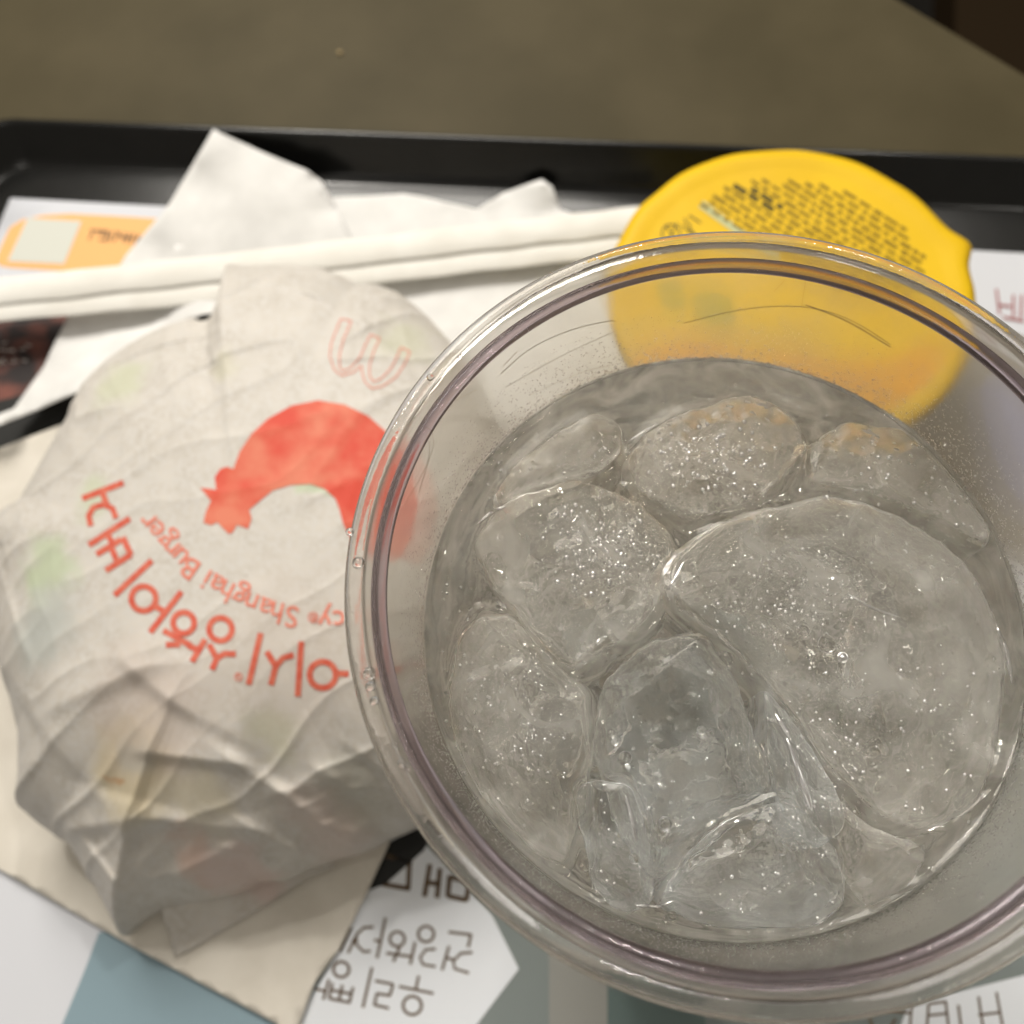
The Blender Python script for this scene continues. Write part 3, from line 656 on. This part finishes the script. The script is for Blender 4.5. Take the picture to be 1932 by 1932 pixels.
segs = [[(388, 258), (582, 183)], [(480, 222), (505, 292)], [(428, 388), (418, 340), (440, 300), (490, 286), (530, 305), (548, 352)],
        [(418, 478), (612, 352)], [(505, 425), (530, 468)], [(455, 522), (570, 452)], [(498, 598), (618, 522)], [(520, 480), (556, 562)], [(578, 440), (618, 524)],
        [(540, 715), (716, 550)], [(708, 890), (856, 697)], [(790, 800), (735, 768)], [(770, 880), (900, 952)], [(782, 948), (850, 945)],
        [(905, 1028), (968, 922)], [(888, 952), (940, 975)], [(1000, 1066), (1022, 1012)], [(1022, 1012), (985, 945)], [(1022, 1012), (1060, 990), (1112, 992)],
        [(1172, 1136), (1230, 893)], [(1278, 1138), (1300, 1050)], [(1300, 1050), (1258, 980)], [(1300, 1050), (1335, 1010), (1385, 996)],
        [(1404, 1192), (1421, 932)], [(1580, 1082), (1645, 1086)], [(1700, 1190), (1705, 950)], [(1760, 1080), (1900, 1060)]]
bs = BL(segs, 11.5)
for x, y, r_ in [(677, 730, 58), (866, 845, 50), (1040, 875, 54), (1522, 1090, 62)]:
    a1, a2 = ring_px(*B(x, y), r_*.4, 11.5); bs.append((a1, [a2]))
bprint('korean_lettering', bs, M_redline, 5)
a1, a2 = ring_px(*B(1125, 1100), 7, 2); bprint('registered_mark', [(a1, [a2]), ribbon_px([B(1118, 1108), B(1122, 1088)], 2), ribbon_px([B(1130, 1108), B(1126, 1090)], 2)], M_redsmall, 4)
# small curved English line, upside down
path = [Vector(B(*p)) for p in [(1760, 790), (1590, 806), (1500, 802), (1400, 788), (1290, 760), (1180, 718), (1080, 668), (1000, 622), (910, 560), (830, 480), (770, 410), (700, 330)]]
cum = [0]
for i in range(1, len(path)): cum.append(cum[-1]+(path[i]-path[i-1]).length)
def at(s):
    s = max(0, min(cum[-1]-1e-3, s)); k = max(i for i in range(len(cum)-1) if cum[i] <= s)
    f = (s-cum[k])/(cum[k+1]-cum[k]); p = path[k].lerp(path[k+1], f); return p, (path[k+1]-path[k]).normalized()
txt = "icy\u00ae Shanghai Burger"; adv = {'i': .28, ' ': .3, 'r': .38, 'S': .62, 'B': .64, '\u00ae': .5}
size = 30
wsum = sum(adv.get(c, .56) for c in txt); s = 40; sc_ = (cum[-1]-44)/wsum
bms = []
for ch in txt:
    wd_ = adv.get(ch, .56)*sc_
    if ch != ' ':
        cu = bpy.data.curves.new('t', 'FONT'); cu.body = ch; cu.size = sc_*(1.3 if ch != '\u00ae' else .6); cu.resolution_u = 3; cu.offset = .35
        ob = bpy.data.objects.new('t', cu); COL.objects.link(ob); bpy.context.view_layer.update()
        m_ = bpy.data.meshes.new_from_object(ob.evaluated_get(bpy.context.evaluated_depsgraph_get()))
        p, dr = at(s); up = Vector((-dr.y, dr.x))
        if up.y < 0: up = -up
        for v in m_.vertices:
            q = p+dr*v.co.x+up*(v.co.y-size*.25+ (5 if ch == '\u00ae' else 0)); v.co = (q.x, q.y, 0)
        b_ = bmesh.new(); b_.from_mesh(m_); bms.append(b_)
        bpy.data.objects.remove(ob); bpy.data.curves.remove(cu); bpy.data.meshes.remove(m_)
    s += wd_
bm = merge(bms)
bmesh.ops.triangulate(bm, faces=bm.faces[:])
for v in bm.verts:
    d_ = ray(v.co.x, v.co.y); h_ = tw.ray_cast(EYE, d_); v.co = h_[0]-d_*.02 if h_[0] is not None else P(v.co.x, v.co.y, 4)
link_bm('english_lettering', bm, M_redsmall, burger)['kind'] = 'stuff'

# ------------------------------------------------------------------ clear plastic cup
rc = w_of((2.64, .60, 10.65)); CX, CY, ZRIM = rc.x, rc.y, rc.z
ZL = ZRIM-2.40
def rw(z): return 4.40-(ZRIM-z)*.127            # outer wall radius
cup = empty('plastic_cup', (CX, CY, .04)); tag(cup, 'clear plastic cup full of ice and clear drink, in front on the right', 'cup')
wl = [(rw(ZRIM-.05), ZRIM-.05)]+[(rw(ZRIM-.05-k*.25), ZRIM-.05-k*.25) for k in range(1, int((ZRIM-.5)/.25))]
z_b = wl[-1][1]
wl += [(rw(.2), .2), (rw(.2)-.15, .08), (0.01, .08)]
prof = wl+[(0.01, .30), (rw(.45)-.2, .30), (rw(.5)-.06, .5)]+[(rw(z)-.045, z) for z in np.linspace(z_b, ZRIM-.05, 40)]
link('wall', *lathe(prof, CX, CY, 256), M_wall, cup)
# rolled rim: drop-shaped bead
rp = []
for k in range(28):
    a_ = 2*math.pi*k/28; rr = .125+.0*math.cos(a_)
    rp.append((4.48+.12*math.cos(a_), ZRIM-.10+.075*math.sin(a_)))
link('rolled_rim', *lathe(rp, CX, CY, 320), M_rim, cup)
rp = []
for k in range(24):
    a_ = 2*math.pi*k/24
    rp.append((4.24+.095*math.cos(a_), ZRIM-.32+.10*math.sin(a_)))
link('stacking_ring', *lathe(rp, CX, CY, 320), M_ring, cup)

# ------------------------------------------------------------------ ice and drink
ICE = [
 ('ice_cube', M_iceb, [(1185, 872), (1230, 820), (1300, 785), (1420, 757), (1486, 792), (1512, 850), (1470, 905), (1400, 955), (1300, 972), (1205, 930)], .09, 2.4, 'bubbly ice cube at the back of the cup, crusted with foam bubbles'),
 ('ice_cube', M_ice, [(1110, 912), (1190, 945), (1262, 1005), (1278, 1065), (1240, 1130), (1190, 1190), (1080, 1270), (1000, 1190), (935, 1110), (905, 1040), (935, 970), (1020, 930)], .10, 2.6, 'rounded ice cube at the left of the cup, sprinkled with bright sparkles'),
 ('ice_cube', M_ice, [(1290, 1040), (1380, 985), (1490, 955), (1620, 950), (1740, 1000), (1840, 1090), (1890, 1220), (1885, 1380), (1850, 1500), (1760, 1570), (1660, 1545), (1560, 1450), (1480, 1330), (1370, 1215), (1262, 1125), (1250, 1085)], .12, 2.2, 'largest slab of ice, filling the right half of the drink'),
 ('ice_cube', M_ice, [(1525, 850), (1600, 800), (1700, 815), (1800, 880), (1860, 970), (1850, 1030), (1760, 975), (1640, 925), (1540, 915)], .05, 2.0, 'ice piece near the back right wall of the cup with a brownish tint'),
 ('ice_cube', M_ice, [(868, 1215), (905, 1160), (965, 1165), (1030, 1240), (1095, 1310), (1112, 1430), (1090, 1540), (1062, 1630), (1000, 1600), (930, 1520), (880, 1440), (848, 1340)], .06, 2.6, 'long ice cube along the lower left wall of the cup'),
 ('ice_cube', M_clear, [(1150, 1290), (1230, 1215), (1330, 1205), (1385, 1300), (1430, 1420), (1445, 1510), (1340, 1570), (1240, 1660), (1170, 1560), (1130, 1420)], -.05, 2.2, 'clear sunken ice cube in the middle of the drink showing pale blue'),
 ('ice_cube', M_clear, [(1090, 1500), (1130, 1478), (1185, 1490), (1215, 1580), (1232, 1660), (1222, 1708), (1160, 1712), (1115, 1640)], .07, 2.4, 'small rounded clear ice piece near the bottom left of the drink'),
 ('ice_cube', M_clear, [(1445, 1520), (1500, 1528), (1570, 1600), (1590, 1680), (1545, 1735), (1430, 1748), (1320, 1738), (1248, 1700), (1300, 1610), (1370, 1560)], .05, 2.2, 'smooth ice cube at the near edge of the drink'),
 ('ice_cube', M_ice, [(1560, 1500), (1640, 1575), (1740, 1600), (1700, 1690), (1640, 1715), (1600, 1650)], .04, 1.8, 'small wedge of ice at the lower right wall of the cup'),
 ('ice_cube', M_ice, [(935, 935), (975, 885), (1040, 835), (1120, 795), (1168, 815), (1168, 865), (1110, 900), (1030, 935), (965, 975)], .08, 2.0, 'narrow ice piece against the upper left wall of the cup'),
 ('ice_cube', M_clear, [(1440, 1300), (1500, 1390), (1560, 1480), (1590, 1560), (1540, 1600), (1480, 1530), (1450, 1420)], .10, 2.6, 'slim clear shard of ice left of the largest slab with a long highlight'),
]
foot = []; ICO = []
rin = rw(ZL)-.09
for nm, m, pts, rise, depth, lab in ICE:
    pp = [P(x, y, ZL).xy for x, y in pts]; cc_ = sum(pp, Vector((0, 0)))/len(pp)
    pw = chaikin([tuple(cc_+(q-cc_)*(1+.09/(q-cc_).length)) for q in pp], 0)
    for cut in (.16, .22):
        pw = [tuple((1-w_)*a1+w_*b1 for a1, b1 in zip(pw[i_], pw[(i_+1) % len(pw)])) for i_ in range(len(pw)) for w_ in (cut, 1-cut)]

    foot.append(pw)
def resample(pw, n):
    P_ = np.array(pw+[pw[0]]); d_ = np.r_[0, np.cumsum(np.hypot(*np.diff(P_, axis=0).T))]
    s_ = np.linspace(0, d_[-1], n, endpoint=False)
    return np.stack([np.interp(s_, d_, P_[:, 0]), np.interp(s_, d_, P_[:, 1])], 1)
G_ice = 'ice cubes in the clear drink'
for idx, ((nm, m, pts, rise, depth, lab), pw) in enumerate(zip(ICE, foot)):
    n = 180; E_ = resample(pw, n); c = E_.mean(0)
    E_ = np.array([e+(e-c)/np.hypot(*(e-c))*(.07*noise.noise(Vector((e[0]*1.6, e[1]*1.6, idx)))+.035*noise.noise(Vector((e[0]*4.5, e[1]*4.5, idx)))) for e in E_]); V, Fc = [], []
    prof = [(t, rise+.09*(1-t**2.5)) for t in np.linspace(.04, .95, 44)]                 # top face
    prof += [(.965, rise*.7), (.985, rise*.35-.03), (1.0, -.12), (1.0, -.4)]
    prof += [(1.0-.10*(k/8)**1.5, -.4-(depth-.4)*k/8*.9) for k in range(1, 9)] + [(.8, -depth), (.6, -depth-.05), (.3, -depth-.05), (.04, -depth-.05)]
    o0 = Vector((idx*5.3, idx*2.1, 0))
    ta = random.Random(idx*7+3).uniform(0, 6.283); tm = 0 if m is M_clear else .11; tilt = np.array([math.cos(ta), math.sin(ta)])*tm/np.abs(E_-c).max()
    drift = np.array([CX, CY])-c
    for t, z in prof:
        for k in range(n):
            sh = drift*(.10*max(0, -z)/depth)
            x, y = c+(E_[k]-c)*t+sh
            v3 = Vector((x, y, z))
            dz = (.09*noise.noise(v3*1.0+o0)+.035*noise.noise(v3*2.6+o0)+.05*(1-abs(noise.noise(v3*1.4-o0)))**6*t) if z > -.2 else 0
            dz += float((E_[k]-c) @ tilt)*t*(1 if z > -.2 else max(0, 1+z))
            dr = 1+(.05*noise.noise(v3*.9+o0)+.02*noise.noise(v3*2.3+o0) if z < -.1 else .0)
            if m is M_iceb and z > 0: dz += .03*noise.noise(v3*6+o0)
            x, y = c+sh+(np.array([x, y])-c-sh)*dr
            rr = math.hypot(x-CX, y-CY); lim = rw(ZL+z)-.16
            if rr > lim: x, y = CX+(x-CX)*lim/rr, CY+(y-CY)*lim/rr
            V.append((x, y, ZL+z+dz))
    L_ = len(prof)
    for i in range(L_-1):
        for k in range(n):
            l = (k+1) % n; Fc.append((i*n+k, (i+1)*n+k, (i+1)*n+l, i*n+l))
    Fc.append(tuple(range(n))); Fc.append(tuple((L_-1)*n+k for k in range(n))[::-1])
    o = link(nm, V, Fc, m); tag(o, lab, 'ice cube', G_ice); ICO.append(o)

SUNK = [(1150, 1050, 3.3, 1.5, .4, .5), (1560, 1120, 3.0, 1.6, 1.1, -.4), (1300, 1500, 3.6, 1.5, .2, .6), (1660, 1400, 3.2, 1.5, 1.9, .3), (1020, 1400, 3.6, 1.3, .9, -.5)]
SLAB = ['clear ice cube sunk beneath the rounded sparkling cube at the left', 'clear ice cube sunk beneath the upper half of the largest slab', 'clear ice cube sunk beneath the clear middle cube',
        'clear ice cube sunk beneath the lower half of the largest slab', 'clear ice cube sunk beneath the long cube by the lower left wall']
for idx, (x, y, dp, size_, az, tl_) in enumerate(SUNK):
    bm = bmesh.new(); bmesh.ops.create_cube(bm, size=size_)
    for v in bm.verts: v.co.x *= 1.15; v.co.z *= .8
    bmesh.ops.bevel(bm, geom=bm.edges[:], offset=size_*.16, segments=4, affect='EDGES')
    bmesh.ops.subdivide_edges(bm, edges=[e for e in bm.edges if e.calc_length() > .3], cuts=4, use_grid_fill=True)
    for v in bm.verts: v.co *= 1+.07*noise.noise(v.co*1.3+Vector((idx*3, 0, 0)))
    zc = ZL-dp; c0 = P(x, y, zc); rr = math.hypot(c0.x-CX, c0.y-CY); lim = rw(zc)-.25-size_*.85
    if rr > lim: c0.x, c0.y = CX+(c0.x-CX)*lim/rr, CY+(c0.y-CY)*lim/rr
    bm.transform(Matrix.Translation(c0) @ Matrix.Rotation(az, 4, 'Z') @ Matrix.Rotation(tl_, 4, 'X'))
    o = link_bm('ice_cube', bm, M_sunk); tag(o, SLAB[idx], 'ice cube', 'sunken ice cubes')

# drink: one closed body, meniscus at the wall and round each ice cube
rng = np.random.RandomState(3)
def seg_d(px_, py_, pw):
    A2 = np.array(pw); B2 = np.roll(A2, -1, 0); best = np.full(px_.shape, 1e9)
    for (ax, ay), (bx, by) in zip(A2, B2):
        dx, dy = bx-ax, by-ay; t_ = np.clip(((px_-ax)*dx+(py_-ay)*dy)/(dx*dx+dy*dy+1e-12), 0, 1)
        best = np.minimum(best, (px_-ax-t_*dx)**2+(py_-ay-t_*dy)**2)
    return np.sqrt(best)
NR, NS = 150, 400
rr_ = rin*np.linspace(.005, 1, NR); aa = np.linspace(0, 2*math.pi, NS, endpoint=False)
GX = CX+np.outer(rr_, np.cos(aa)); GY = CY+np.outer(rr_, np.sin(aa))
GZ = np.full(GX.shape, ZL)
GZ += .10*np.exp(-(rin-rr_)[:, None]/.09)
for (nm, m, pts, rise, depth, lab), pw in zip(ICE, foot):
    q = pw[::3]; dd = seg_d(GX, GY, q)
    GZ += (.055 if rise > 0 else .015)*np.exp(-(dd/.11)**1.3)
V = [(GX[i, k], GY[i, k], GZ[i, k]+.006*noise.noise(Vector((GX[i, k]*2, GY[i, k]*2, 0)))) for i in range(NR) for k in range(NS)]
Fc = [tuple(range(NS))]
for i in range(NR-1):
    for k in range(NS):
        l = (k+1) % NS; Fc.append((i*NS+k, (i+1)*NS+k, (i+1)*NS+l, i*NS+l))
prev = (NR-1)*NS
zs = list(np.linspace(ZL-.05, .55, 40))
for z in zs+[.42]:
    st = len(V); r_ = rw(z)-.055-(0.25 if z == .42 else 0)
    for k in range(NS): V.append((CX+r_*math.cos(aa[k]), CY+r_*math.sin(aa[k]), z))
    for k in range(NS):
        l = (k+1) % NS; Fc.append((prev+k, st+k, st+l, prev+l))
    prev = st
Fc.append(tuple(prev+k for k in range(NS))[::-1])
dr_ = link('drink', V, Fc, M_drink); dr_.data.materials.append(M_fog)
for p_ in dr_.data.polygons:
    if len(p_.vertices) == 4 and abs(p_.normal.z) < .5 and p_.center.z < ZL-.02: p_.material_index = 1
dr_ = dr_; tag(dr_, 'clear sparkling drink filling the plastic cup around the ice', 'drink')

# ------------------------------------------------------------------ bubbles and droplets
random.seed(21)
_tmpl = {}
for k_ in (1, 2, 3):
    b_ = bmesh.new(); bmesh.ops.create_icosphere(b_, subdivisions=k_, radius=1); b_.verts.index_update()
    _tmpl[k_] = (np.array([v.co[:] for v in b_.verts]), np.array([[v.index for v in f.verts] for f in b_.faces])); b_.free()
class Beads:
    def __init__(self): self.v, self.f, self.n = [], [], 0
    def build(self, name, m, parent):
        V_ = np.concatenate(self.v); F_ = np.concatenate(self.f); me = bpy.data.meshes.new(name)
        me.from_pydata(V_.tolist(), [], F_.tolist()); me.polygons.foreach_set('use_smooth', [True]*len(F_)); me.materials.append(m); me.update()
        o = bpy.data.objects.new(name, me); COL.objects.link(o); o.parent = parent; o.matrix_parent_inverse = Matrix.Translation(-parent.location); o['kind'] = 'stuff'
        return o
def dome(bm, c, nrmv, r, flat=.6, seg=10, sub=1):
    tv, tf = _tmpl[sub+1]
    q_ = np.array(Vector((0, 0, 1)).rotation_difference(nrmv).to_matrix())
    bm.v.append((tv*np.array([r, r, r*flat])) @ q_.T + np.array(c[:])); bm.f.append(tf+bm.n); bm.n += len(tv)
BUB = [(1370, 1243, .10), (1357, 1136, .09), (1155, 1385, .055), (1160, 1400, .05), (1323, 1378, .06), (1255, 1553, .09), (1268, 1728, .06), (1255, 1734, .04), (1560, 1215, .12), (1515, 1190, .09), (1590, 1240, .07), (1620, 1090, .06), (1665, 1105, .05),
       (1475, 1606, .05), (1590, 1520, .035), (1197, 1620, .07), (1180, 1430, .09)]
for i, (x, y, r_) in enumerate(BUB):
    b1 = bmesh.new(); bmesh.ops.create_uvsphere(b1, u_segments=24, v_segments=14, radius=r_)
    bmesh.ops.translate(b1, vec=P(x, y, ZL+.30 if x > 1500 else ZL+.1), verts=b1.verts)
    o = link_bm('bubble', b1, M_bub, dr_)
bm = Beads()
for k in range(420):   # fizz clinging inside
    a_, r_ = random.uniform(0, 6.283), rin*math.sqrt(random.random())*.96
    z = ZL-random.uniform(.15, 2.5)
    r_ = min(r_, rw(z)-.2)
    dome(bm, Vector((CX+r_*math.cos(a_), CY+r_*math.sin(a_), z)), Vector((0, 0, 1)), random.uniform(.012, .035), 1, sub=1)
bm.build('fizz', M_bub, dr_)
icet = [bvh(o) for o in ICO]
CL = [((1010, 1260), (940, 1150), 190, (.008, .030)), ((1195, 1480), (785, 945), 170, (.010, .030)), ((1300, 1700), (990, 1300), 230, (.008, .020)), ((1500, 1880), (1250, 1560), 120, (.008, .022)),
      ((870, 1090), (1180, 1600), 150, (.008, .020)), ((1560, 1850), (820, 1000), 60, (.010, .030)), ((920, 1170), (800, 960), 50, (.008, .022)), ((1250, 1580), (1560, 1740), 50, (.008, .018)), ((1480, 1620), (1340, 1560), 60, (.010, .024)), ((830, 900), (1050, 1500), 60, (.008, .02)), ((1110, 1240), (1480, 1700), 40, (.008, .018))]
bm = Beads()
for (xa, xb), (ya, yb), cnt, (ra, rb_) in CL:
    for k in range(cnt):
        x = xa+(xb-xa)*(random.random()+random.random())/2; y = ya+(yb-ya)*(random.random()+random.random())/2
        if cnt < 140: x, y = random.uniform(xa, xb), random.uniform(ya, yb)
        best = None; d_ = ray(x, y)
        for t_ in icet:
            h_ = t_.ray_cast(EYE, d_)
            if h_[0] is not None and (best is None or h_[3] < best[3]): best = h_
        if best is None or best[0].z < ZL-.05: c0, n0 = P(x, y, ZL+.01), Vector((0, 0, 1))
        else: c0, n0 = best[0], (best[1] if best[1].z > 0 else -best[1])
        dome(bm, c0, n0, 1.45*(.8*ra+(rb_-ra)*random.random()**2.3), .8, sub=1)
bm.build('sparkling_bead', M_fizz_glint, dr_)
bm = Beads()       # condensation on the inner wall just above the drink
for k in range(9000):
    a_ = random.uniform(0, 6.283); u = random.random()**2.2; z = ZL+.02+u*1.15
    r_ = rw(z)-.052
    size_ = random.uniform(.007, .018)*(1-.55*u)
    dome(bm, Vector((CX+r_*math.cos(a_), CY+r_*math.sin(a_), z)), Vector((-math.cos(a_), -math.sin(a_), .1)).normalized(), size_, .5, sub=0)
bm.build('condensation', M_drop, cup)
bm = Beads()
for x, y, r_ in [(676, 1062, .075), (697, 1270, .07), (699, 1295, .06), (706, 1322, .05), (660, 1003, .05), (758, 1440, .05), (770, 1448, .04), (745, 1405, .04), (868, 672, .03), (1300, 1868, .035), (1850, 1690, .03), (812, 712, .05)]:
    c0 = P(x, y, ZRIM-.02)
    dome(bm, c0, Vector((0, 0, 1)), r_, .55, sub=2)
bm.build('water_drop', M_drop, cup)
def highlight_ridge(pts, r0):  # half-mirror tube added to draw a streak highlight on the ice
    V_, F_ = [], []; n_ = len(pts)
    W_ = []
    for x, y in pts:
        d_ = ray(x, y); hs = [t_.ray_cast(EYE, d_) for t_ in icet]; hs = [h_ for h_ in hs if h_[0] is not None]
        W_.append(min(hs, key=lambda h_: h_[3])[0] if hs else P(x, y, ZL))
    for i, p in enumerate(W_):
        p = Vector((p.x, p.y, max(p.z, ZL))); t_ = (W_[min(i+1, n_-1)]-W_[max(i-1, 0)]).normalized(); s_ = t_.cross(Vector((0, 0, 1))).normalized(); u_ = s_.cross(t_)
        rr_2 = r0*math.sin(math.pi*(i+.4)/(n_-.2))
        for k in range(12):
            a_ = 2*math.pi*k/12; V_.append(p+s_*math.cos(a_)*rr_2+u_*math.sin(a_)*rr_2*.8)
    for i in range(n_-1):
        for k in range(12): F_.append((i*12+k, i*12+(k+1) % 12, (i+1)*12+(k+1) % 12, (i+1)*12+k))
    link('highlight_ridge', V_, F_, M_fizz_glint, dr_)
for pts_, r0 in [([(1484, 1392), (1498, 1430), (1512, 1470), (1524, 1505), (1532, 1530)], .055), ([(1462, 1345), (1478, 1372), (1490, 1392)], .03), ([(1180, 1500), (1192, 1545), (1200, 1590)], .035), ([(1272, 1700), (1240, 1712), (1200, 1708)], .02),
                 ([(1600, 1120), (1650, 1150), (1700, 1165)], .02), ([(900, 990), (930, 965), (955, 955)], .03), ([(1290, 1060), (1275, 1090), (1258, 1115)], .025), ([(1880, 1180), (1900, 1230), (1908, 1290)], .03), ([(1180, 838), (1215, 815), (1240, 800)], .025)]:
    highlight_ridge(chaikin(pts_, 3, False), r0)
# scratches along the upper wall
wallt = BVHTree.FromPolygons([Vector((CX+(rw(z)-.05)*math.cos(a_), CY+(rw(z)-.05)*math.sin(a_), z)) for z in np.linspace(ZL-.2, ZRIM-.3, 24) for a_ in aa[::2]],
                             [(i*200+k, i*200+(k+1) % 200, (i+1)*200+(k+1) % 200, (i+1)*200+k) for i in range(23) for k in range(200)])
SCR = [([(945, 705), (1000, 655), (1080, 620), (1150, 605), (1162, 606)], 1.6), ([(955, 730), (1060, 670), (1160, 625)], 1.0), ([(950, 690), (975, 664)], 1.3), ([(1290, 610), (1380, 586), (1480, 575), (1560, 585), (1620, 610), (1680, 650)], 1.6),
       ([(1520, 575), (1600, 605), (1680, 655)], 2.4), ([(1520, 530), (1512, 580)], 1.0), ([(1480, 530), (1460, 550)], 1.0), ([(800, 800), (815, 850), (790, 930)], 1.0), ([(812, 800), (822, 850), (760, 960)], .9), ([(1000, 745), (1100, 700), (1150, 690)], .8), ([(1900, 640), (1885, 660), (1925, 700)], 1.4), ([(850, 760), (900, 735)], .8)]
prints_on('scratch', [ribbon_px(chaikin(p, 2, False) if len(p) > 2 else p, w*.8) for p, w in SCR], wallt, M_scr, cup, 10, .004)
